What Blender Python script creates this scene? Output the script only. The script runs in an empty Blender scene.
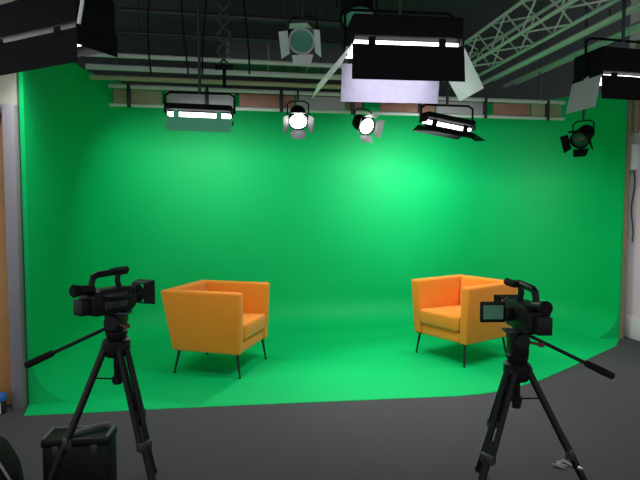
import bpy, bmesh, math, random
from mathutils import Vector, Matrix, Euler
random.seed(4)
S = bpy.context.scene
COL = S.collection
PI = math.pi
R = math.radians
V = Vector

# ------------------------------------------------------------------ camera
F = 520.0
PITCH = R(3.3)
CAM_Z = 1.45
cam_d = bpy.data.cameras.new('camera')
cam_d.sensor_width = 36.0
cam_d.lens = 36.0 * F / 640.0
cam = bpy.data.objects.new('camera', cam_d)
COL.objects.link(cam)
cam.location = (0, 0, CAM_Z)
cam.rotation_euler = (PI / 2 - PITCH, 0, 0)
S.camera = cam


def ray(px, py):
    a, b = (px - 320) / F, (240 - py) / F
    cp, sp = math.cos(PITCH), math.sin(PITCH)
    return V((a, cp + b * sp, -sp + b * cp))


def at(px, py, y):
    d = ray(px, py)
    return V((0, 0, CAM_Z)) + d * (y / d.y)


def gnd(px, py):
    d = ray(px, py)
    return V((0, 0, CAM_Z)) + d * (-CAM_Z / d.z)


# ------------------------------------------------------------------ materials
def lin(c):
    return tuple((x / 12.92 if x <= .04045 else ((x + .055) / 1.055) ** 2.4) for x in [v / 255 for v in c])


def mat(name, col, rough=.6, metal=0.0, noise=0.0, scale=30, bump=0.0, bscale=200, spec=.5, sheen=0.0):
    m = bpy.data.materials.new(name)
    m.use_nodes = True
    nt = m.node_tree
    b = nt.nodes['Principled BSDF']
    b.inputs['Base Color'].default_value = (*col, 1)
    b.inputs['Roughness'].default_value = rough
    b.inputs['Metallic'].default_value = metal
    b.inputs['Specular IOR Level'].default_value = spec
    if sheen:
        b.inputs['Sheen Weight'].default_value = sheen
    tc = nt.nodes.new('ShaderNodeTexCoord')
    if noise:
        n = nt.nodes.new('ShaderNodeTexNoise')
        n.inputs['Scale'].default_value = scale
        n.inputs['Detail'].default_value = 4
        nt.links.new(tc.outputs['Object'], n.inputs['Vector'])
        r = nt.nodes.new('ShaderNodeMapRange')
        r.inputs['To Min'].default_value = 1 - noise
        r.inputs['To Max'].default_value = 1 + noise
        nt.links.new(n.outputs['Fac'], r.inputs['Value'])
        mx = nt.nodes.new('ShaderNodeVectorMath')
        mx.operation = 'SCALE'
        mx.inputs[0].default_value = col
        nt.links.new(r.outputs['Result'], mx.inputs['Scale'])
        nt.links.new(mx.outputs['Vector'], b.inputs['Base Color'])
    if bump:
        n2 = nt.nodes.new('ShaderNodeTexNoise')
        n2.inputs['Scale'].default_value = bscale
        n2.inputs['Detail'].default_value = 3
        nt.links.new(tc.outputs['Object'], n2.inputs['Vector'])
        bp = nt.nodes.new('ShaderNodeBump')
        bp.inputs['Strength'].default_value = bump
        bp.inputs['Distance'].default_value = .01
        nt.links.new(n2.outputs['Fac'], bp.inputs['Height'])
        nt.links.new(bp.outputs['Normal'], b.inputs['Normal'])
    return m


def emis(name, col, strength):
    m = bpy.data.materials.new(name)
    m.use_nodes = True
    b = m.node_tree.nodes['Principled BSDF']
    b.inputs['Base Color'].default_value = (*col, 1)
    b.inputs['Emission Color'].default_value = (*col, 1)
    b.inputs['Emission Strength'].default_value = strength
    return m


M = dict(
    green=mat('green_paint', (.001, .49, .128), .55, noise=.05, scale=1.5, spec=.16),
    carpet=mat('grey_carpet', (.073, .072, .073), .95, noise=.25, scale=160, bump=.4, bscale=320, spec=.1),
    ceiling=mat('dark_ceiling', (.035, .042, .042), .9, noise=.2, scale=2),
    darkwall=mat('dark_studio_wall', (.028, .034, .032), .9, noise=.1, scale=2),
    cream=mat('cream_plaster', (.36, .355, .28), .85, noise=.05, scale=8),
    pinkwall=mat('pinkish_plaster', (.90, .66, .76), .8, noise=.04, scale=8),
    skirt=mat('pale_skirting', (.92, .80, .85), .6, noise=.03, scale=12),
    frame=mat('grey_frame', (.235, .215, .232), .5, noise=.08, scale=10),
    wood=mat('brown_door_wood', (.50, .24, .07), .5, noise=.2, scale=9),
    glass=mat('pale_glass', (.62, .64, .66), .25, noise=.1, scale=3),
    orange=mat('orange_fabric', (.84, .268, .018), .85, noise=.06, scale=60, bump=.25, bscale=350, spec=.2, sheen=.15),
    legm=mat('black_leg_metal', (.012, .012, .013), .4, metal=.4, noise=.1, scale=30),
    black=mat('black_plastic', (.0035, .0038, .004), .5, noise=.15, scale=40, spec=.2),
    rubber=mat('black_rubber', (.005, .005, .005), .8, noise=.15, scale=40, spec=.15),
    dgrey=mat('dark_grey_plastic', (.022, .023, .025), .45, noise=.1, scale=40),
    blackm=mat('black_lamp_metal', (.0035, .0035, .004), .75, metal=.0, noise=.15, scale=20, spec=.12),
    alu=mat('aluminium', (.62, .62, .60), .5, metal=.0, noise=.1, scale=15),
    pipe=mat('pale_pipe', (.72, .72, .69), .5, metal=.0, noise=.12, scale=10),
    rust=mat('rust_board', (.42, .21, .15), .8, noise=.3, scale=7),
    greybox=mat('grey_box', (.46, .45, .47), .6, noise=.1, scale=10),
    olive=mat('olive_pipe', (.40, .37, .22), .6, noise=.15, scale=10),
    white=mat('white_flap', (.66, .67, .68), .5, noise=.03, scale=10),
    bounce_flap=mat('green_bounce_flap', (.10, .52, .29), .5, noise=.03, scale=10),  # pale flap with the wall's green bounce put into its colour
    cool_flap=mat('cool_tinted_flap', (.26, .24, .33), .5, noise=.16, scale=14),  # white flap, the cool tint of the tube light painted into its base colour
    silver=mat('silver_flap', (.42, .44, .44), .42, metal=.2, noise=.05, scale=10),
    chrome=mat('chrome', (.8, .8, .8), .2, metal=1, noise=.03, scale=10),
    blue=mat('blue_plastic', (.02, .14, .50), .4, noise=.05, scale=20),
    red=mat('red_plastic', (.10, .008, .008), .4, noise=.05, scale=20),
    screen=emis('camera_screen', (.05, .17, .10), .12),
    lens=mat('lens_glass', (.02, .05, .05), .08, noise=.05, scale=10),
    teal=mat('teal_lens', (.10, .26, .22), .15, noise=.1, scale=10),
    brown=mat('brown_pipe', (.30, .17, .12), .6, noise=.2, scale=12),
    tape=mat('pale_tape', (.17, .17, .17), .7, noise=.2, scale=30),
    midgrey=mat('mid_grey_metal', (.09, .09, .095), .5, noise=.1, scale=20),
    tube=emis('lit_tube', (1, .98, 1), 7),
    hot=emis('lit_lens', (1, .99, .97), 22),
    warm=emis('dim_lit_lens', (1, .97, .92), 7),
)


# ------------------------------------------------------------------ mesh builder
class MB:
    def __init__(self, mtx=None):
        self.bm = bmesh.new()
        self.mtx = mtx or Matrix.Identity(4)

    def hexa(self, vs, bevel=0.0, seg=2):
        """8 verts: bottom ring (4, counter-clockwise) then top ring"""
        b = bmesh.new()
        v = [b.verts.new(self.mtx @ V(p)) for p in vs]
        for f in ((3, 2, 1, 0), (4, 5, 6, 7), (0, 1, 5, 4), (1, 2, 6, 5), (2, 3, 7, 6), (3, 0, 4, 7)):
            b.faces.new([v[i] for i in f])
        bmesh.ops.recalc_face_normals(b, faces=b.faces)
        if bevel:
            bmesh.ops.bevel(b, geom=list(b.edges), offset=bevel, segments=seg, profile=.5, affect='EDGES', clamp_overlap=True)
        self._add(b)
        return self

    def box(self, c, s, rot=None, bevel=0.0, seg=2):
        c = V(c)
        q = Euler(rot).to_matrix() if rot else Matrix.Identity(3)
        hx, hy, hz = s[0] / 2, s[1] / 2, s[2] / 2
        pts = [(-hx, -hy, -hz), (hx, -hy, -hz), (hx, hy, -hz), (-hx, hy, -hz),
               (-hx, -hy, hz), (hx, -hy, hz), (hx, hy, hz), (-hx, hy, hz)]
        return self.hexa([c + q @ V(p) for p in pts], bevel, seg)

    def _add(self, b):
        me = bpy.data.meshes.new('t')
        b.to_mesh(me)
        b.free()
        self.bm.from_mesh(me)
        bpy.data.meshes.remove(me)

    def ring_path(self, pts, rad, n=10, cap=True):
        pts = [V(p) for p in pts]
        if not isinstance(rad, (list, tuple)):
            rad = [rad] * len(pts)
        b = bmesh.new()
        t0 = (pts[1] - pts[0]).normalized()
        up = V((0, 0, 1)) if abs(t0.z) < .9 else V((1, 0, 0))
        x = t0.cross(up).normalized()
        rings = []
        for i, p in enumerate(pts):
            if i == 0:
                t = t0
            elif i == len(pts) - 1:
                t = (pts[i] - pts[i - 1]).normalized()
            else:
                t = ((pts[i + 1] - p).normalized() + (p - pts[i - 1]).normalized())
                t = t.normalized() if t.length > 1e-6 else (pts[i + 1] - p).normalized()
            x = (x - t * x.dot(t))
            if x.length < 1e-6:
                x = t.orthogonal()
            x.normalize()
            y = t.cross(x)
            rings.append([b.verts.new(self.mtx @ (p + (x * math.cos(2 * PI * k / n) + y * math.sin(2 * PI * k / n)) * rad[i])) for k in range(n)])
        for i in range(len(rings) - 1):
            for k in range(n):
                b.faces.new((rings[i][k], rings[i][(k + 1) % n], rings[i + 1][(k + 1) % n], rings[i + 1][k]))
        if cap:
            b.faces.new(rings[0])
            b.faces.new(rings[-1])
        bmesh.ops.recalc_face_normals(b, faces=b.faces)
        self._add(b)
        return self

    def tube(self, p0, p1, r0, r1=None, n=12):
        return self.ring_path([p0, p1], [r0, r1 if r1 is not None else r0], n)

    def lathe(self, prof, n=24, axis='Z', c=(0, 0, 0)):
        """prof: (radius, height) pairs along the axis"""
        b = bmesh.new()
        c = V(c)
        rings = []
        for r, h in prof:
            ring = []
            for k in range(n):
                a = 2 * PI * k / n
                p = V((r * math.cos(a), r * math.sin(a), h))
                if axis == 'X':
                    p = V((p.z, p.x, p.y))
                elif axis == 'Y':
                    p = V((p.y, p.z, p.x))
                ring.append(b.verts.new(self.mtx @ (c + p)))
            rings.append(ring)
        for i in range(len(rings) - 1):
            for k in range(n):
                b.faces.new((rings[i][k], rings[i][(k + 1) % n], rings[i + 1][(k + 1) % n], rings[i + 1][k]))
        b.faces.new(rings[0])
        b.faces.new(rings[-1])
        bmesh.ops.remove_doubles(b, verts=b.verts, dist=1e-5)
        bmesh.ops.recalc_face_normals(b, faces=b.faces)
        self._add(b)
        return self

    def prism(self, poly, axis, depth, c=(0, 0, 0), bevel=0.0):
        """closed polygon in the plane normal to axis, extruded symmetrically by depth"""
        b = bmesh.new()
        c = V(c)

        def mk(p, h):
            q = {'Y': V((p[0], h, p[1])), 'X': V((h, p[0], p[1])), 'Z': V((p[0], p[1], h))}[axis]
            return b.verts.new(self.mtx @ (c + q))
        a = [mk(p, -depth / 2) for p in poly]
        d = [mk(p, depth / 2) for p in poly]
        n = len(poly)
        b.faces.new(a)
        b.faces.new(d)
        for i in range(n):
            b.faces.new((a[i], a[(i + 1) % n], d[(i + 1) % n], d[i]))
        bmesh.ops.recalc_face_normals(b, faces=b.faces)
        if bevel:
            bmesh.ops.bevel(b, geom=list(b.edges), offset=bevel, segments=2, profile=.5, affect='EDGES', clamp_overlap=True)
        self._add(b)
        return self

    def slab(self, quad, th):
        """a flat flap given by four corners, with thickness"""
        q = [V(p) for p in quad]
        n = (q[1] - q[0]).cross(q[2] - q[0]).normalized() * th
        return self.hexa([*q, *[p + n for p in q]])

    def build(self, name, material, parent=None, smooth=True):
        me = bpy.data.meshes.new(name)
        self.bm.to_mesh(me)
        self.bm.free()
        me.materials.append(material)
        if smooth:
            for p in me.polygons:
                p.use_smooth = True
            me.set_sharp_from_angle(angle=R(38))
        o = bpy.data.objects.new(name, me)
        COL.objects.link(o)
        if parent:
            o.parent = parent
        return o


def tag(o, label, cat, group=None, kind=None):
    o['label'] = label
    o['category'] = cat
    if group:
        o['group'] = group
    if kind:
        o['kind'] = kind
    return o


def thing(name, label, cat, loc=(0, 0, 0), rz=0.0, group=None):
    o = bpy.data.objects.new(name, None)
    o.empty_display_size = .1
    COL.objects.link(o)
    o.location = loc
    o.rotation_euler = (0, 0, rz)
    return tag(o, label, cat, group)


def struct(name, mb, m, label=None, parent=None):
    o = mb.build(name, m, parent)
    if not parent:
        o['kind'] = 'structure'
    if label:
        o['label'] = label
    return o


# ------------------------------------------------------------------ the setting
YAW = R(9.5)
U = V((math.cos(YAW), math.sin(YAW), 0))      # along the back wall
D = V((-math.sin(YAW), math.cos(YAW), 0))     # into the studio
CEIL = 4.0

struct('floor', MB().box((0.5, 4, -.05), (11, 14, .1)), M['carpet'])
struct('ceiling', MB().box((0.5, 4, CEIL + .05), (11, 14, .1)), M['ceiling'])
struct('wall_back', MB().box(V((0.4, 7.75, CEIL / 2)) + D * .3, (12, .12, CEIL), rot=(0, 0, YAW)), M['darkwall'])

# green cyclorama: wall that sweeps round two corners and coves down into the floor
A = V((-2.137, 3.80, 0))
B = V((3.375, 5.82, 0))
C1 = A + D * 2.45
tB = (B - C1).dot(U)
C2 = C1 + U * tB
R_C, R_F, TH, H_W = 1.15, .34, .03, 2.86


def corner(p, c, q, r, n=14):
    a, b = (p - c).normalized(), (q - c).normalized()
    ang = a.angle(b)
    t = r / math.tan(ang / 2)
    ctr = c + (a + b).normalized() * (r / math.sin(ang / 2))
    s, e = c + a * t - ctr, c + b * t - ctr
    out = []
    for i in range(n + 1):
        k = i / n
        w = s.angle(e)
        v = (s * math.sin((1 - k) * w) + e * math.sin(k * w)) / math.sin(w)
        out.append(ctr + v)
    return out


def subdiv(p, q, n):
    return [p.lerp(q, i / n) for i in range(n)]


k1, k2 = corner(A, C1, C2, R_C), corner(C1, C2, B, R_C)
path = subdiv(A, k1[0], 6) + k1[:-1] + subdiv(k1[-1], k2[0], 14) + k2[:-1] + subdiv(k2[-1], B, 3) + [B]
norms = []
for i in range(len(path)):
    t = (path[min(i + 1, len(path) - 1)] - path[max(i - 1, 0)]).normalized()
    norms.append(V((t.y, -t.x, 0)))
prof = [(-TH, .004), (-TH, H_W), (0, H_W)]
NF = 12
for i in range(NF + 1):
    a = PI / 2 * i / NF
    prof.append((R_F - R_F * math.cos(a), R_F - R_F * math.sin(a) + .004))
cyc = bmesh.new()
grid = []
for p, n in zip(path, norms):
    grid.append([cyc.verts.new(p + n * o + V((0, 0, z))) for o, z in prof])
for i in range(len(grid) - 1):
    for j in range(len(prof) - 1):
        cyc.faces.new((grid[i][j], grid[i + 1][j], grid[i + 1][j + 1], grid[i][j + 1]))
cyc.faces.new(grid[0])
cyc.faces.new(list(reversed(grid[-1])))
edge_px = [(24, 416), (100, 412.3), (175, 408.5), (290, 403.5), (410, 398.5), (455, 396.5), (480, 394.5), (500, 391.5),
           (520, 386.5), (540, 380.5), (560, 372), (580, 363), (600, 353.5), (616, 346.5)]
edge = [gnd(*p) for p in edge_px]
fl = [cyc.verts.new(V((e.x, e.y, .004))) for e in edge]
lo = [cyc.verts.new(V((e.x, e.y, .0))) for e in edge]
inner = [g[-1] for g in grid]
oA, oB = grid[0][0], grid[-1][0]
f = cyc.faces.new(fl + [oB] + list(reversed(inner)) + [oA])
for i in range(len(fl) - 1):
    cyc.faces.new((lo[i], lo[i + 1], fl[i + 1], fl[i]))
bmesh.ops.recalc_face_normals(cyc, faces=cyc.faces)
bmesh.ops.triangulate(cyc, faces=[f])
mb = MB()
mb.bm.free()
mb.bm = cyc
gs = mb.build('green_screen', M['green'])
tag(gs, 'bright green chroma key backdrop sweeping from wall into floor behind the armchairs', 'green screen')

# left: return wall with a door, seen past the front edge of the green wall
E = A - U * (TH + .012) - D * .02
wl = MB()
q = R(9.5)


def onleft(s, z, d=0.0):      # s metres to the left of the green wall edge
    return E - U * s + D * d + V((0, 0, z))


wl.box(onleft(1.3, 3.1, .06), (2.6, .10, 1.8), rot=(0, 0, q))
wl.box(onleft(1.95, 1.1, .06), (1.3, .10, 2.2), rot=(0, 0, q))
struct('wall_left', wl, M['cream'])
fr = MB()
fr.box(onleft(.04, 1.1, 0), (.08, .10, 2.2), rot=(0, 0, q), bevel=.006)
fr.box(onleft(.65, 2.165, 0), (1.12, .14, .07), rot=(0, 0, q), bevel=.006)
fr.box(onleft(1.255, 1.1, 0), (.09, .14, 2.2), rot=(0, 0, q), bevel=.006)
struct('trim_1', fr, M['frame'])
dr = MB()
dr.box(onleft(.65, .82, .05), (1.10, .05, 1.62), rot=(0, 0, q), bevel=.004)
for s_, w_ in ((.13, .08), (1.17, .08)):
    dr.box(onleft(s_, 1.88, .05), (w_, .05, .50), rot=(0, 0, q), bevel=.004)
dr.box(onleft(.65, 2.1, .05), (1.10, .05, .06), rot=(0, 0, q), bevel=.004)
door = struct('door_1', dr, M['wood'])
struct('pane', MB().box(onleft(.65, 1.85, .05), (.98, .012, .46), rot=(0, 0, q)), M['glass'], parent=door)
dh = MB().tube(onleft(1.1, 1.03, .03), onleft(1.1, 1.03, -.03), .011).tube(onleft(1.1, 1.03, -.03), onleft(.98, 1.03, -.03), .010)
struct('door_handle', dh, M['chrome'], parent=door)

# right: pale wall running towards the camera beyond the end of the green wall
wr = MB()
E2 = B + U * .15 + D * .05


def onright(t, z, s=0.0):
    return E2 - D * t + U * s + V((0, 0, z))


wr.box(onright(2.2, CEIL / 2, .05), (.10, 4.6, CEIL), rot=(0, 0, q))
struct('wall_right', wr, M['pinkwall'])
struct('baseboard_right', MB().box(onright(2.2, .12, -.008), (.016, 4.6, .24), rot=(0, 0, q), bevel=.004), M['skirt'])
st = MB()
st.box(B + U * .02 + D * .0 + V((0, 0, 1.5)) + U * .02, (.03, .05, 3.0), rot=(0, 0, q))
struct('trim_2', st, M['brown'])

# ------------------------------------------------------------------ armchairs
def hex_b(mb, lower, upper, bevel, seg=3):
    mb.hexa([*lower, *upper], bevel, seg)
    return mb


def armchair(loc, rz, label):
    t = thing('armchair', label, 'armchair', loc, rz, 'orange armchairs on the green floor')
    z0, z1 = .205, .745
    # side slabs lean outwards towards the top, the back leans backwards
    for s in (-1, 1):
        yo0, yi0, yo1, yi1 = s * .335, s * .245, s * .375, s * .275
        lo = [(-.315, yo0, z0), (.335, yo0, z0), (.335, yi0, z0), (-.315, yi0, z0)]
        up = [(-.405, yo1, z1), (.350, yo1, z1), (.350, yi1, z1), (-.405, yi1, z1)]
        if s > 0:
            lo, up = [lo[i] for i in (3, 2, 1, 0)], [up[i] for i in (3, 2, 1, 0)]
        hex_b(MB(), lo, up, .024).build('armrest', M['orange'], t)
    lo = [(-.313, -.243, z0), (-.215, -.243, z0), (-.215, .243, z0), (-.313, .243, z0)]
    up = [(-.403, -.274, z1), (-.290, -.274, z1), (-.290, .274, z1), (-.403, .274, z1)]
    hex_b(MB(), lo, up, .024).build('backrest', M['orange'], t)
    MB().box((.055, 0, .255), (.53, .485, .10), bevel=.018, seg=3).build('seat_base', M['orange'], t)
    seat = MB()
    lo = [(-.235, -.245, .308), (.345, -.245, .308), (.345, .245, .308), (-.235, .245, .308)]
    up = [(-.255, -.258, .440), (.350, -.258, .465), (.350, .258, .465), (-.255, .258, .440)]
    hex_b(seat, lo, up, .035, 4)
    seat.build('seat_cushion', M['orange'], t)
    for sx, sy in ((.29, .285), (.29, -.285), (-.265, .285), (-.265, -.285)):
        dx = .03 if sx > 0 else -.045
        lg = MB().ring_path([(sx, sy, .215), (sx + dx, sy + .02 * (1 if sy > 0 else -1), .006)], [.013, .008], 10)
        lg.box((sx, sy, .203), (.05, .05, .006))
        leg = lg.build('leg', M['legm'], t)
        MB().lathe([(.011, 0), (.011, .008), (.007, .012)], 10, c=(sx + dx, sy + .02 * (1 if sy > 0 else -1), 0)).build('foot', M['rubber'], leg)
    return t


a1 = gnd(173, 374.5).lerp(gnd(265.5, 358), .5)
armchair(V((a1.x, a1.y, .004)), R(-15.5), 'orange fabric armchair with its side to us, seat turned right, behind the left camera')
fm = gnd(415, 352).lerp(gnd(467, 368.5), .5)
armchair(V((fm.x + .82 * .315, fm.y + .57 * .315, .004)), R(180 + 34.5), 'orange fabric armchair turned left, partly hidden behind the camera with open screen')


# ------------------------------------------------------------------ tripods
def tripod(loc, apex, plate, az, rad, handle, label, clamp_label=None):
    t = thing('tripod', label, 'tripod', loc, 0, 'black camera tripods')
    MB().lathe([(.0, apex - .05), (.05, apex - .045), (.062, apex - .01), (.062, apex + .03), (.05, apex + .04), (0, apex + .04)], 20).build('crown', M['black'], t)
    h0 = apex + .04
    hd = MB().lathe([(0, h0), (.042, h0), (.05, h0 + .02), (.05, h0 + .035), (.036, h0 + .045), (0, h0 + .045)], 20)
    hd.box((0, 0, (h0 + plate) / 2 + .015), (.085, .085, plate - h0 - .035), bevel=.012)
    hd.lathe([(0, -.065), (.034, -.065), (.036, -.05), (.036, .05), (.034, .065), (0, .065)], 18, 'Y', (0, 0, plate - .045))
    head = hd.build('fluid_head', M['black'], t)
    MB().tube((.03, -.05, plate - .05), (.075, -.075, plate - .055), .007).lathe([(0, 0), (.014, 0), (.014, .016), (0, .016)], 12, c=(.078, -.077, plate - .063)).build('lock_knob', M['red'], head)
    MB().box((0, 0, plate - .008), (.13, .075, .014), bevel=.004).build('camera_plate', M['dgrey'], t)
    MB().lathe([(0, apex - .155), (.012, apex - .155), (.016, apex - .145), (.016, apex - .05), (0, apex - .05)], 14).lathe(
        [(0, apex - .185), (.02, apex - .18), (.022, apex - .15), (0, apex - .145)], 14).build('centre_column', M['black'], t)
    h1, h2 = V(handle[0]), V(handle[1])
    hb = MB().tube(h1, h2, .0085, n=10).build('pan_handle', M['black'], t)
    gdir = (h2 - h1).normalized()
    MB().ring_path([h2 - gdir * .13, h2 - gdir * .125, h2 - gdir * .05, h2 - gdir * .005, h2], [.010, .015, .0165, .0155, .009], 12).build('grip', M['rubber'], hb)
    for i, a in enumerate(az):
        a = R(a)
        o = V((math.cos(a), math.sin(a), 0))
        sd = V((-math.sin(a), math.cos(a), 0))
        top = o * .052 + V((0, 0, apex))
        ft = o * rad + V((0, 0, .012))
        mid = top.lerp(ft, .52)
        m2 = top.lerp(ft, .42)
        lg = MB()
        for s in (-1, 1):
            lg.ring_path([top + sd * s * .019, mid + sd * s * .019], .013, 10)
        lg.box(top, (.03, .05, .035), rot=(0, 0, a), bevel=.005)
        leg = lg.build('leg', M['black'], t)
        MB().ring_path([m2, ft + V((0, 0, .012))], [.018, .014], 12).build('lower_leg', M['black'], leg)
        MB().box(mid, (.036, .062, .045), rot=(0, 0, a), bevel=.006).build('leg_lock', M['dgrey'], leg)
        MB().lathe([(0, 0), (.020, 0), (.022, .012), (.013, .03), (0, .03)], 14, c=(ft.x, ft.y, 0)).build('foot', M['rubber'], leg)
        if clamp_label and i == 0:
            c = top.lerp(ft, .60)
            lv = MB().box(c + sd * .0 - V((0, .02, 0)) + o * .006, (.022, .014, .016), rot=(0, .5, a), bevel=.003).build('clamp_lever', M['chrome'], leg)
            lv['label'] = clamp_label
    sp = MB()
    for a in az:
        a = R(a)
        o = V((math.cos(a), math.sin(a), 0))
        top = o * .052 + V((0, 0, apex))
        mid = top.lerp(o * rad, .17)
        sp.tube((0, 0, mid.z - .02), mid, .004)
    sp.lathe([(0, mid.z - .035), (.025, mid.z - .035), (.025, mid.z - .008), (0, mid.z - .008)], 14)
    sp.build('spreader', M['black'], t)
    return t


# ------------------------------------------------------------------ camcorders (lens towards +X)
def camcorder(loc, rz, label, flip_screen, big_hood, k=1.0):
    t = thing('video_camera', label, 'video camera', loc, rz, 'video cameras on tripods')
    t.scale = (k, k, k * 1.12)
    b = MB()
    b.prism([(-.16, .012), (-.13, 0), (.10, 0), (.13, .02), (.13, .105), (.09, .118), (-.10, .118), (-.16, .10)], 'Y', .105, bevel=.007)
    body = b.build('body', M['black'], t)
    MB().box((-.01, -.0545, .062), (.15, .006, .07), bevel=.002).build('side_panel', M['dgrey'], body)
    for i in range(3):
        MB().lathe([(0, 0), (.006, 0), (.006, .006), (0, .006)], 10, 'Y', (-.06 + i * .03, -.062, .04)).build('button', M['dgrey'], body)
    MB().lathe([(0, .12), (.044, .12), (.047, .135), (.047, .15), (.043, .155), (.043, .165), (.048, .17), (.048, .19), (0, .19)], 26, 'X', (0, 0, .068)).build('lens_barrel', M['black'], t)
    hh = .058 if big_hood else .045
    x0, x1 = .19, .19 + (.065 if big_hood else .05)
    hood = MB()
    for s in (-1, 1):
        hood.hexa([(x0, s * .048, .068 - hh * .9), (x1, s * .066, .068 - hh * 1.08), (x1, s * .060, .068 - hh * 1.08), (x0, s * .042, .068 - hh * .9),
                   (x0, s * .048, .068 + hh * .9), (x1, s * .066, .068 + hh * 1.08), (x1, s * .060, .068 + hh * 1.08), (x0, s * .042, .068 + hh * .9)])
        hood.hexa([(x0, -.048, .068 + s * hh * .9), (x1, -.066, .068 + s * hh * 1.08), (x1, .066, .068 + s * hh * 1.08), (x0, .048, .068 + s * hh * .9),
                   (x0, -.048, .068 + s * (hh * .9 - .006)), (x1, -.066, .068 + s * (hh * 1.08 - .006)), (x1, .066, .068 + s * (hh * 1.08 - .006)), (x0, .048, .068 + s * (hh * .9 - .006))])
    hd = hood.build('lens_hood', M['black'], t)
    MB().lathe([(0, .191), (.040, .191), (.036, .195), (0, .199)], 22, 'X', (0, 0, .068)).build('lens', M['lens'], hd)
    hn = MB().ring_path([(-.115, 0, .108), (-.12, 0, .150), (-.108, 0, .178), (-.085, 0, .188), (.05, 0, .192), (.085, 0, .190)], .016, 12)
    hn.ring_path([(.055, 0, .19), (.045, 0, .15), (.06, 0, .11)], .015, 12)
    hn.box((.075, 0, .19), (.06, .04, .03), bevel=.006)
    handle = hn.build('carry_handle', M['black'], t)
    MB().lathe([(0, .03), (.014, .03), (.017, .06), (.017, .145), (.013, .15), (0, .15)], 16, 'X', (0, .035, .192)).tube((.08, .0, .19), (.08, .035, .192), .007).build('microphone', M['rubber'], handle)
    MB().box((-.185, -.005, .05), (.05, .07, .075), bevel=.006).build('battery', M['black'], t)
    vf = MB().ring_path([(-.11, .0, .118), (-.16, 0, .126), (-.20, 0, .128)], [.022, .022, .024], 16).build('viewfinder', M['black'], t)
    MB().lathe([(0, -.235), (.022, -.235), (.030, -.225), (.026, -.2), (0, -.2)], 18, 'X', (0, 0, .128)).build('eyecup', M['rubber'], vf)
    MB().ring_path([(-.09, -.053, .08), (-.07, -.085, .075), (.05, -.085, .07), (.09, -.053, .075)], .010, 10).build('hand_strap', M['rubber'], t)
    if flip_screen:
        q_ = MB()
        q_.box((.03, .150, .07), (.018, .125, .092), bevel=.004)
        q_.tube((.03, .05, .045), (.03, .10, .045), .009).box((.03, .065, .06), (.02, .045, .06), bevel=.004)
        l = q_.build('screen_panel', M['black'], t)
        s_ = MB().box((.0203, .150, .07), (.002, .100, .062)).build('screen', M['screen'], l)
        s_['label'] = 'lit green picture on fold-out screen'
    return t


pl = at(116, 311, 2.42)
TL = V((pl.x, pl.y, 0))
vl = V((TL.y, -TL.x, 0)).normalized()         # to the right as seen from the camera
az0 = math.degrees(math.atan2(vl.y, vl.x))
hL1 = at(111, 326, 2.40) - TL
hL2 = at(25, 366, 2.30) - TL
tripod(TL, at(117, 346, 2.42).z, pl.z, (az0 + 186, az0 - 62, az0 + 63), .38, (hL1, hL2),
       'black tripod on the left, standing beside the black case and carrying a camera seen side-on')
camcorder((TL.x - .015, TL.y - .02, pl.z), R(62), 'black video camera pointing right with square lens hood, on the tripod beside the black case', False, True, .86)

pr = at(518, 329, 2.42)
TR = V((pr.x, pr.y, 0))
vr = V((TR.y, -TR.x, 0)).normalized()
az1 = math.degrees(math.atan2(vr.y, vr.x))
hR1 = at(526, 334, 2.39) - TR
hR2 = at(614, 377, 2.28) - TR
tripod(TR, at(518, 370, 2.42).z, pr.z, (az1 - 4, az1 + 118, az1 + 241), .40, (hR1, hR2),
       'black tripod on the right whose pan handle slopes down toward the pale wall', 'shiny clamp lever')
camcorder((TR.x + .03, TR.y, pr.z + .002), R(92), 'black video camera with fold-out screen open, in front of the right armchair', True, False, .95)

# ------------------------------------------------------------------ black case, bags, floor bits
cc = at(81.5, 432, 2.62)
ct = thing('equipment_case', 'black box case with grey edged lid under the left tripod', 'case', (cc.x + .035, 2.53, 0), R(6))
CH = at(81, 437, 2.48).z
MB().box((0, 0, (CH - .04) / 2 + .01), (.31, .14, CH - .06), bevel=.008).build('body', M['black'], ct)
lid = MB().box((0, 0, CH - .02), (.32, .15, .04), bevel=.008).build('lid', M['black'], ct)
lt = MB()
for s in (-1, 1):
    lt.box((s * .148, 0, CH + .003), (.016, .13, .008), bevel=.002)
lt.box((0, .065, CH + .003), (.29, .016, .008), bevel=.002)
e_ = lt.build('lid_edge', M['midgrey'], lid)
e_['label'] = 'grey lid edging'
MB().ring_path([(-.05, -.06, CH), (-.04, -.055, CH + .016), (.09, .03, CH + .024), (.12, .045, CH + .02), (.13, .05, CH)], .012, 10).build('carry_handle', M['midgrey'], lid)
for s in (-1, 1):
    MB().box((s * .09, -.074, CH - .055), (.03, .012, .05), bevel=.003).build('latch', M['dgrey'], ct)
for sx in (-1, 1):
    for sy in (-1, 1):
        MB().lathe([(0, 0), (.014, 0), (.016, .02), (0, .02)], 12, c=(sx * .125, sy * .045, 0)).build('foot', M['rubber'], ct)

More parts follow.
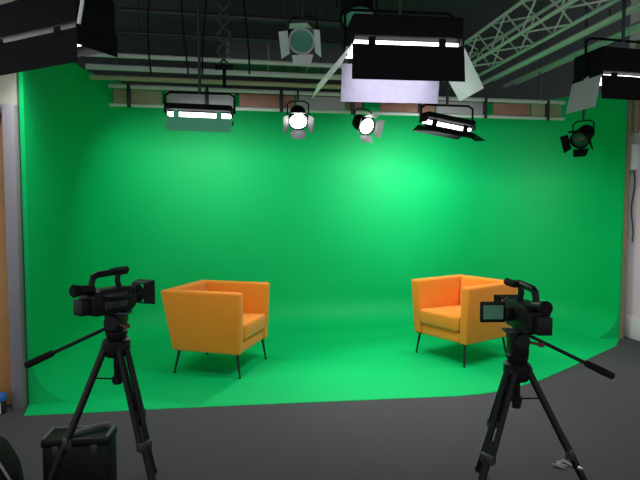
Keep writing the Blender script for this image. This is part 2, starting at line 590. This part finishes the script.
bp = at(-12, 470, 2.35)
bg = thing('equipment_bag', 'black rounded bag with grey piping, cut by the lower left corner', 'bag', (bp.x - .055, 2.35, 0), R(20))
zt = at(4, 437, 2.35).z
b_ = MB()
b_.prism([(-.24, 0), (.17, 0), (.185, .06), (.165, zt * .55), (.11, zt * .84), (.03, zt * .97), (-.08, zt), (-.2, zt * .9), (-.25, zt * .5)], 'Y', .24, bevel=.03)
bag = b_.build('body', M['rubber'], bg)
MB().ring_path([(.182, -.118, .06), (.162, -.118, zt * .55), (.107, -.118, zt * .84), (.028, -.118, zt * .965), (-.08, -.118, zt * .995), (-.2, -.118, zt * .89)], .006, 8).build('piping', M['frame'], bag)['label'] = 'grey piping'
MB().ring_path([(-.12, 0, zt - .01), (-.1, 0, zt + .04), (.0, 0, zt + .035), (.02, 0, zt - .02)], .010, 8).build('handle', M['rubber'], bg)

bb = gnd(1, 413)
bt = thing('canister', 'small blue-topped canister on the carpet in front of the brown door', 'canister', (bb.x - .01, bb.y, 0))
MB().lathe([(0, 0), (.045, 0), (.047, .01), (.047, .095), (0, .095)], 18).build('body', M['dgrey'], bt)
MB().lathe([(0, .095), (.050, .095), (.05, .13), (.03, .145), (0, .147)], 18).build('lid', M['blue'], bt)['label'] = 'blue lid'
st_ = MB()
for i in range(4):
    a = -PI / 2 - .6 + i * .4
    st_.box((.0475 * math.cos(a), .0475 * math.sin(a), .05), (.012, .004, .08), rot=(0, 0, a + PI / 2))
st_.build('stripe', M['pipe'], bt)

sc_ = gnd(557, 466)
tp = MB()
for i in range(5):
    a = i * 1.3
    tp.box((sc_.x + .03 * math.cos(a) + .012 * i, sc_.y + .02 * math.sin(a * 1.7), .006 + .002 * i), (.07, .02, .004), rot=(.12 * math.sin(a * 3), .12 * math.cos(a), a))
tag(tp.build('tape_scrap', M['tape']), 'crumpled pale tape scrap on the grey carpet beside the right tripod leg', 'tape')


# ------------------------------------------------------------------ lamps
def area(name, loc, aim, sx, sy, power, color=(1, 1, 1), spread=180, rz=0.0):
    l = bpy.data.lights.new(name, 'AREA')
    l.shape = 'RECTANGLE'
    l.size, l.size_y = sx, sy
    l.energy = power
    l.color = color
    l.spread = R(spread)
    o = bpy.data.objects.new(name, l)
    COL.objects.link(o)
    o.location = loc
    zz = -V(aim).normalized()
    xx = V((math.cos(rz), math.sin(rz), 0))
    xx = (xx - zz * xx.dot(zz)).normalized()
    yy = zz.cross(xx)
    o.rotation_euler = Matrix((xx, yy, zz)).transposed().to_euler()
    return o


def flap(mb, hinge_a, hinge_b, direction, length, spread, th=.004):
    """flap that hangs from hinge line a-b along direction; spread widens its free edge"""
    a, b, d = V(hinge_a), V(hinge_b), V(direction).normalized()
    w = (b - a).normalized() * spread
    return mb.slab([a, b, b + d * length + w, a + d * length - w], th)


def bank(label, loc, rz, W, DP, HH, flaps, hang_top, lit=True, tilt=0.0, roll=0.0, ntube=4, gap=.03, house='blackm', yoke='blackm', tz=-.006, tr_=.015, yoke_y=0.0, lean=0.0):
    """fluorescent bank with open face down: housing, tubes, four flaps, yoke, drop pole.
    flaps: list of (side, angle from straight down, length, spread, outer material key)"""
    t = thing('studio_lamp', label, 'studio lamp', loc, rz, 'fluorescent bank lamps hung over the set')
    mx = Euler((tilt, roll, 0)).to_matrix().to_4x4()
    h = MB(mx)
    h.box((0, 0, HH / 2 + .02), (W, DP, HH), bevel=.02)
    h.box((0, DP / 2 - .006, .012), (W, .012, .03))
    h.box((-W / 2 + .006, 0, .0), (.012, DP, .05)).box((W / 2 - .006, 0, .0), (.012, DP, .05))
    h.build('housing', M[house], t)
    for i in range(ntube):
        y = (-.5 + (i + .5) / ntube) * (DP - .05)
        MB(mx).tube((-W / 2 + .02, y, tz), (W / 2 - .02, y, tz), tr_, n=12).build('tube', M['tube'] if lit else M['glass'], t)
    for side, ang, ln, spd, mk in flaps:
        a = R(ang)
        f_ = MB(mx)
        zz = -gap
        if side == 'near':
            flap(f_, (-W / 2, -DP / 2, zz), (W / 2, -DP / 2, zz), (0, -math.sin(a), -math.cos(a)), ln, spd)
            for x in (-W * .33, W * .30):
                f_.box((x, -DP / 2, zz / 2), (.05, .012, gap + .02))
        elif side == 'far':
            flap(f_, (-W / 2, DP / 2, zz), (W / 2, DP / 2, zz), (0, math.sin(a), -math.cos(a)), ln, spd)
            for x in (-W * .33, W * .30):
                f_.box((x, DP / 2, zz / 2), (.05, .012, gap + .02))
        elif side == 'left':
            flap(f_, (-W / 2, -DP / 2, zz), (-W / 2, DP / 2, zz), (-math.sin(a), 0, -math.cos(a)), ln, spd)
            f_.box((-W / 2, 0, zz / 2), (.012, .05, gap + .02))
        else:
            flap(f_, (W / 2, -DP / 2, zz), (W / 2, DP / 2, zz), (math.sin(a), 0, -math.cos(a)), ln, spd)
            f_.box((W / 2, 0, zz / 2), (.012, .05, gap + .02))
        f_.build('barn_door', M[mk], t, smooth=False)
    zt_ = HH + .10
    yk = MB()
    yy = yoke_y
    yk.ring_path([(-W / 2 - .015, yy, .0), (-W / 2 - .015, yy, zt_), (-W / 2 + .03, yy * .5, zt_ + .03), (0, 0, zt_ + .03), (W / 2 - .03 + lean, yy * .5, zt_ + .03), (W / 2 + .015 + lean, yy, zt_), (W / 2 + .015, yy, .0)], .011, 8)
    yk.build('yoke', M[yoke], t)
    top = hang_top - loc[2]
    MB().tube((0, 0, zt_ + .02), (0, 0, top), .014, n=10).box((0, 0, top - .03), (.07, .07, .07), bevel=.008).build('hanger', M['dgrey'], t)
    return t, mx


COOL = (.96, .98, 1.0)
# centre lamp over the chairs, black door towards us, lit doors behind
cl = at(357, 41, 3.66).lerp(at(466, 41, 3.74), .5)
L2 = V((cl.x - .045, 3.96, cl.z + .015))
W2 = .80
bank('large lamp in the middle with black front flap and bright tubes, above the spotlights', L2, R(6), W2, .50, .15,
     [('near', 3, .245, .006, 'blackm'), ('far', 12, .29, .0, 'cool_flap'), ('left', 40, .37, -.02, 'white'), ('right', 30, .32, -.02, 'white')], CEIL - .02, gap=.04)
area('lamp_light', L2 + V((0, 0, -.045)), (0, .12, -1), .70, .40, 17, COOL, 110, R(6))

# left lamp near the camera
p0, p1 = at(-14, 43, 3.52), at(77, 26, 3.14)
c_ = p0.lerp(p1, .5)
ry = math.atan2(p1.y - p0.y, p1.x - p0.x)
W1 = (p1 - p0).length
n_ = V((-math.sin(ry), math.cos(ry), 0))
L1 = V((c_.x, c_.y, c_.z + .0)) + n_ * .15
bank('black lamp cut by the upper left corner, in front of the cream wall', L1, ry, W1, .30, .22,
     [('near', 3, .205, .004, 'blackm'), ('far', 4, .05, .0, 'blackm'), ('left', 3, .05, 0, 'blackm'), ('right', 2, .10, 0, 'blackm')], CEIL - .02, gap=.016, yoke='pipe', yoke_y=-.15, lean=.09)
area('lamp_light', L1 + V((0, 0, -.03)), (.1, 0, -1), W1 * .85, .24, 10, COOL, 130, ry)

# right lamp near the camera
p0, p1 = at(601, 75, 4.25), at(662, 76, 4.38)
c_ = p0.lerp(p1, .5)
ry = math.atan2(p1.y - p0.y, p1.x - p0.x)
W3 = (p1 - p0).length + .1
n_ = V((-math.sin(ry), math.cos(ry), 0))
L3 = V((c_.x + .05, c_.y, c_.z)) + n_ * .17
bank('black lamp with grey side flap cut by the upper right edge', L3, ry, W3, .34, .20,
     [('near', 3, .19, .004, 'blackm'), ('far', 4, .06, .0, 'blackm'), ('left', 12, .26, 0, 'greybox'), ('right', 20, .18, 0, 'blackm')], CEIL - .02, gap=.012)
area('lamp_light', L3 + V((0, 0, -.03)), (.1, 0, -1), W3 * .85, .28, 16, COOL, 140, ry)

# two wall washers in front of the green wall
pA = at(200, 113, 4.95)
bank('slim lit tube lamp hanging over the left armchair, pale flap painted with green bounce below it', pA, R(7), .61, .22, .055,
     [('near', 5, .12, -.01, 'bounce_flap'), ('far', 75, .14, 0, 'blackm')], CEIL - .02, ntube=2, tilt=R(6), roll=R(1.2), gap=.055, tz=-.02, tr_=.018)
area('lamp_light', pA + V((.0, .16, -.05)), V((-.02, 1, -1.05)), .55, .14, 20, COOL, 150, R(7))
pD = at(447, 124, 5.3)
bank('dark tilted tube lamp hanging over the right armchair', pD, R(10), .52, .22, .055,
     [('near', 20, .06, .0, 'blackm'), ('far', 70, .16, 0, 'blackm'), ('right', 70, .14, 0, 'blackm')], CEIL - .02, ntube=2, tilt=R(6), roll=R(9), gap=.05, tz=-.018, tr_=.015)
area('lamp_light', pD + V((-.08, .16, -.06)), V((.04, 1, -.95)), .46, .14, 35, COOL, 150, R(10))


def spot(label, loc, aim, rad, ln, lens_m, door_m, hang_top, doors=True, body='blackm', group='spotlights hung over the set'):
    t = thing('spotlight', label, 'spotlight', loc, 0, group)
    mx = V(aim).normalized().to_track_quat('Z', 'Y').to_matrix().to_4x4()
    MB(mx).lathe([(0, -ln * .62), (rad * .45, -ln * .60), (rad * .8, -ln * .42), (rad * .88, -ln * .2), (rad * .88, ln * .25), (rad, ln * .3), (rad, ln * .40), (rad * .9, ln * .40), (rad * .86, ln * .33), (0, ln * .33)], 26).build('housing', M[body], t)
    MB(mx).lathe([(0, ln * .335), (rad * .85, ln * .335), (rad * .6, ln * .37), (0, ln * .39)], 26).build('lens', M[lens_m], t)
    if doors:
        w = rad * .85
        for k in range(4):
            f_ = MB(mx @ Matrix.Rotation(k * PI / 2, 4, 'Z'))
            flap(f_, (-w, rad, ln * .40), (w, rad, ln * .40), (0, .55, .75), rad * .9, rad * (.15 if k % 2 else -.2), .003)
            f_.build('barn_door', M[door_m], t, smooth=False)
    xx = (mx.to_3x3() @ V((1, 0, 0)))
    xx = V((xx.x, xx.y, 0)).normalized() * (rad * 1.08)
    yk = MB().ring_path([-xx, -xx + V((0, 0, rad * 1.3)), -xx * .6 + V((0, 0, rad * 1.6)), xx * .6 + V((0, 0, rad * 1.6)), xx + V((0, 0, rad * 1.3)), xx], .008, 8)
    yk.build('yoke', M['blackm'], t)
    top = hang_top - loc[2]
    MB().tube((0, 0, rad * 1.55), (0, 0, top), .012, n=10).box((0, 0, top - .025), (.055, .055, .06), bevel=.006).build('hanger', M['dgrey'], t)
    return t


def beam_light(loc, aim, power, ang, blend=.6, r=.06, col=(1, .98, .95)):
    l = bpy.data.lights.new('spot_light', 'SPOT')
    l.energy = power
    l.spot_size = R(ang)
    l.spot_blend = blend
    l.shadow_soft_size = r
    l.color = col
    o = bpy.data.objects.new('spot_light', l)
    COL.objects.link(o)
    o.location = loc
    o.rotation_euler = V(aim).normalized().to_track_quat('-Z', 'Y').to_euler()


s1 = at(298, 117, 5.65)
aim1 = V((-.05, 3.3, .3)) - s1
spot('dazzling lit spotlight, left of the two round ones below the beam', s1, aim1, .105, .24, 'hot', 'midgrey', CEIL - .02)
beam_light(s1 + aim1.normalized() * .16, aim1, 80, 75)
s2 = at(363, 124, 5.75)
aim2 = V((.45, -.8, -.42))
spot('smaller spotlight with white face and dark rim, under the large middle lamp', s2, aim2, .10, .24, 'warm', 'silver', CEIL - .02)
aim2b = V((1.2, 4.6, .3)) - s2
beam_light(s2 + aim2.normalized() * .20, aim2b, 60, 75)
s3 = at(583, 136, 5.6)
spot('dark unlit spotlight hanging near the right end of the green wall', s3, V((-.6, -.5, -.5)), .10, .26, 'lens', 'blackm', CEIL - .02)
s4 = at(303, 38, 4.7)
spot('unlit spotlight with pale flaps up in the rigging, middle top', s4, V((-.1, -.8, -.55)), .115, .26, 'teal', 'white', CEIL - .02, body='greybox')
s5 = at(357, 8, 4.3)
spot('black spotlight with teal lens at the top edge above the large middle lamp', s5, V((.05, -.4, -.9)), .15, .30, 'teal', 'blackm', CEIL - .02, doors=False)

# ------------------------------------------------------------------ rigging
def onback(px, py, base):      # point on a vertical plane parallel to the back wall at distance base along D
    d = ray(px, py)
    o = V((0, 0, CAM_Z))
    return o + d * (base / d.dot(D))


# main beam along the top of the green wall
BD = 6.02
b0, b1 = onback(96, 95, BD), onback(572, 111, BD)
zc = (b0.z + b1.z) / 2
bl = (b1 - b0).dot(U)
bc = V((b0.x, b0.y, zc)) + U * bl / 2
beam = thing('lighting_beam', 'long rusty and grey beam of the lighting grid across the top of the green wall', 'lighting beam', bc, YAW)
HB = .20
MB().tube((-bl / 2, 0, HB / 2), (bl / 2, 0, HB / 2), .024, n=12).build('pipe', M['pipe'], beam)
MB().tube((-bl / 2 + .1, 0, -HB / 2), (bl / 2, 0, -HB / 2), .020, n=12).build('pipe', M['pipe'], beam)
for a_, b__, mk in ((.03, .12, 'olive'), (.13, .26, 'greybox'), (.27, .38, 'rust'), (.385, .485, 'greybox'), (.49, .52, 'rust'),
                    (.56, .68, 'rust'), (.685, .80, 'greybox'), (.815, .90, 'rust'), (.905, .985, 'olive')):
    x0, x1 = -bl / 2 + bl * a_, -bl / 2 + bl * b__
    MB().box(((x0 + x1) / 2, .035, 0), (x1 - x0, .035, HB * .72), bevel=.006).build('board', M[mk], beam)
for k in range(7):
    x = -bl / 2 + bl * (.06 + .88 * k / 6)
    MB().box((x, 0, 0), (.04, .05, HB + .05), bevel=.005).build('bracket', M['dgrey'], beam)
for k in range(4):
    x = -bl / 2 + bl * (.08 + .84 * k / 3)
    MB().tube((x, 0, HB / 2), (x, 0, CEIL - bc.z), .010, n=8).build('drop_rod', M['dgrey'], beam)

# cross pipes above it
def pipe_thing(name, label, a, b, r, m, group, rods=2):
    c = (a + b) / 2
    t = thing(name, label, 'pipe', c, 0, group)
    MB().tube(a - c, b - c, r, n=12).build('pipe', M[m], t)
    for k in range(rods):
        p = a.lerp(b, .1 + .8 * k / max(1, rods - 1)) - c
        MB().tube(p, (p.x, p.y, CEIL - c.z), .007, n=8).build('drop_rod', M['dgrey'], t)
    return t


for px0, py0, px1, py1, base, r, m, lab in (
        (120, 14, 400, 24, 5.16, .030, 'dgrey', 'dark upper pipe close under the ceiling, highest of the grid'),
        (120, 33, 340, 44, 5.26, .024, 'dgrey', 'dark pipe just above the topmost pale cross pipe'),
        (84, 52, 345, 68, 5.35, .022, 'pipe', 'topmost pale cross pipe of the grid, left of the large middle lamp'),
        (86, 66, 345, 78, 5.4, .028, 'alu', 'second pale cross pipe, directly below the topmost pale one'),
        (90, 76, 345, 88, 5.45, .024, 'olive', 'olive cross pipe just above the rusty beam')):
    a = onback(px0, py0, base)
    b = onback(px1, py1, base)
    z = (a.z + b.z) / 2
    a.z = b.z = z
    pipe_thing('cross_pipe', lab, a, b, r, m, 'cross pipes of the lighting grid')

dc_ = onback(287, 59, 6.35)
DL, DH = 1.45, .26
duct = thing('ventilation_duct', 'grey box duct under the dark ceiling behind the pale-flapped unlit spotlight', 'duct', dc_, YAW)
MB().box((0, 0, 0), (DL, .30, DH), bevel=.01).build('body', M['midgrey'], duct)
for k in range(4):
    x = -DL / 2 + DL * (.02 + .96 * k / 3)
    MB().box((x, 0, 0), (.03, .33, DH + .03), bevel=.004).build('flange', M['frame'], duct)
for x in (-DL * .32, DL * .32):
    MB().tube((x, 0, DH / 2), (x, 0, CEIL - dc_.z), .008, n=8).build('drop_rod', M['dgrey'], duct)

# lattice truss running from the back towards the upper right
def ondepth(px, py, z):
    d = ray(px, py)
    return V((0, 0, CAM_Z)) + d * ((z - CAM_Z) / d.z)


TZ = 3.20
t0 = ondepth(474, 62, TZ)
t0 = V((t0.x, t0.y, TZ))
LEN = 4.2
tr = thing('lattice_truss', 'green-lit metal lattice truss crossing the ceiling in the upper right', 'truss', t0, YAW)
W_, H_ = .34, .30
for x, z in ((0, 0), (W_, 0), (0, H_), (W_, H_)):
    MB().tube((x, .9, z), (x, -LEN, z), .020, n=10).build('chord', M['alu'], tr)
n_seg = 16
seg = (LEN + .8) / n_seg
for face in ('bottom', 'top', 'left', 'right'):
    lc = MB()
    for i in range(n_seg):
        ya, yb = .85 - i * seg, .85 - (i + 1) * seg
        s0, s1_ = (0, 1) if i % 2 == 0 else (1, 0)
        if face in ('bottom', 'top'):
            z = 0 if face == 'bottom' else H_
            lc.tube((s0 * W_, ya, z), (s1_ * W_, yb, z), .010, n=8)
        else:
            x = 0 if face == 'left' else W_
            lc.tube((x, ya, s0 * H_), (x, yb, s1_ * H_), .010, n=8)
    lc.build('lacing', M['alu'], tr)
for y in (.5, -1.4, -3.3):
    MB().tube((W_ / 2, y, H_), (W_ / 2, y, CEIL - TZ), .010, n=8).box((W_ / 2, y, H_), (W_, .03, .03)).build('drop_rod', M['dgrey'], tr)

for off, z, r, m, lab in ((.52, 3.16, .026, 'alu', 'pale rail running just right of the lattice truss'),
                          (.68, 3.22, .022, 'alu', 'second rail to the right of the lattice truss'),
                          (.84, 3.14, .030, 'silver', 'third rail to the right of the lattice truss'),
                          (1.00, 3.18, .022, 'alu', 'outermost rail beside the lattice truss, nearest the right wall')):
    a = V((t0.x, t0.y, z)) + U * off + D * .8
    b = V((t0.x, t0.y, z)) + U * off - D * 4.0
    pipe_thing('ceiling_rail', lab, a, b, r, m, 'ceiling rails beside the truss', 3)

# scissor hanger and cables above the left tube lamp
pg = at(224, 42, 4.7)
hg = thing('scissor_hanger', 'dark scissor hanger dropping from the ceiling above the left tube lamp', 'hanger', pg)
for k in range(4):
    z0_, z1_ = .34 - k * .14, .20 - k * .14
    for s in (-1, 1):
        MB().box((0, s * .012, (z0_ + z1_) / 2), (.19, .008, .02), rot=(0, s * R(48), 0)).build('scissor_arm', M['dgrey'], hg)
MB().box((0, 0, .40), (.34, .06, .05), bevel=.006).tube((0, 0, .42), (0, 0, CEIL - pg.z), .02).build('top_bracket', M['blackm'], hg)
MB().tube((.0, 0, -.22), (0, 0, -.40), .016).box((0, 0, -.22), (.16, .05, .04), bevel=.005).build('bottom_clamp', M['blackm'], hg)

for k, (px, lab, y) in enumerate(((206, 'thin black cable hanging between the tube lamp drop pole and the scissor hanger', 4.45), (152, 'leftmost of the thin black cables hanging from the ceiling', 4.6), (186, 'thin black cable hanging just left of the tube lamp drop pole', 4.6), (246, 'thin black cable hanging from the ceiling right of the scissor hanger', 4.55))):
    p = at(px, 74, y)
    pts = [(p.x, p.y, CEIL)]
    for i in range(1, 10):
        k_ = i / 9
        pts.append((p.x + .03 * math.sin(k_ * 5 + k), p.y, CEIL + (p.z - CEIL) * k_))
    tag(MB().ring_path(pts, .008, 8).build('hanging_cable', M['rubber']), lab, 'cable', 'cables hanging from the ceiling')

# pipe and box at the end of the green wall
q0 = onright(.10, 0, -.05)
pv = MB()
z0_, z1_ = at(630, 132, q0.y).z, 3.3
pv.tube((q0.x, q0.y, z0_), (q0.x, q0.y, z1_), .03)
tag(pv.build('wall_pipe', M['brown']), 'short brown vertical pipe on the pale wall at the right edge', 'pipe')
q1 = onright(.05, at(630, 157, q0.y).z, -.04)
jb = thing('junction_box', 'white junction box on the pale wall under the brown pipe', 'junction box', q1, YAW)
MB().box((0, 0, 0), (.08, .10, .28), bevel=.008).build('body', M['white'], jb)
MB().box((0, -.052, 0), (.05, .006, .2), bevel=.002).build('cover', M['pipe'], jb)
cb = [onright(.07, q1.z - .14, -.035)]
for i in range(1, 9):
    cb.append(onright(.07 + .02 * math.sin(i * 1.1), q1.z - .14 - i * .10, -.035))
tag(MB().ring_path(cb, .008, 8).build('wall_cable', M['dgrey']), 'grey cable running down the pale wall from the white junction box', 'cable')

# ------------------------------------------------------------------ world and colour management
w = bpy.data.worlds.new('world')
S.world = w
w.use_nodes = True
bgn = w.node_tree.nodes['Background']
bgn.inputs['Color'].default_value = (.9, .95, 1, 1)
bgn.inputs['Strength'].default_value = 1.15
S.view_settings.view_transform = 'Standard'
S.view_settings.look = 'None'
S.view_settings.gamma = 1
S.view_settings.use_curve_mapping = False
S.view_settings.exposure = 0.0
S.cycles.use_denoising = True
S.cycles.max_bounces = 8
S.cycles.sample_clamp_indirect = 6
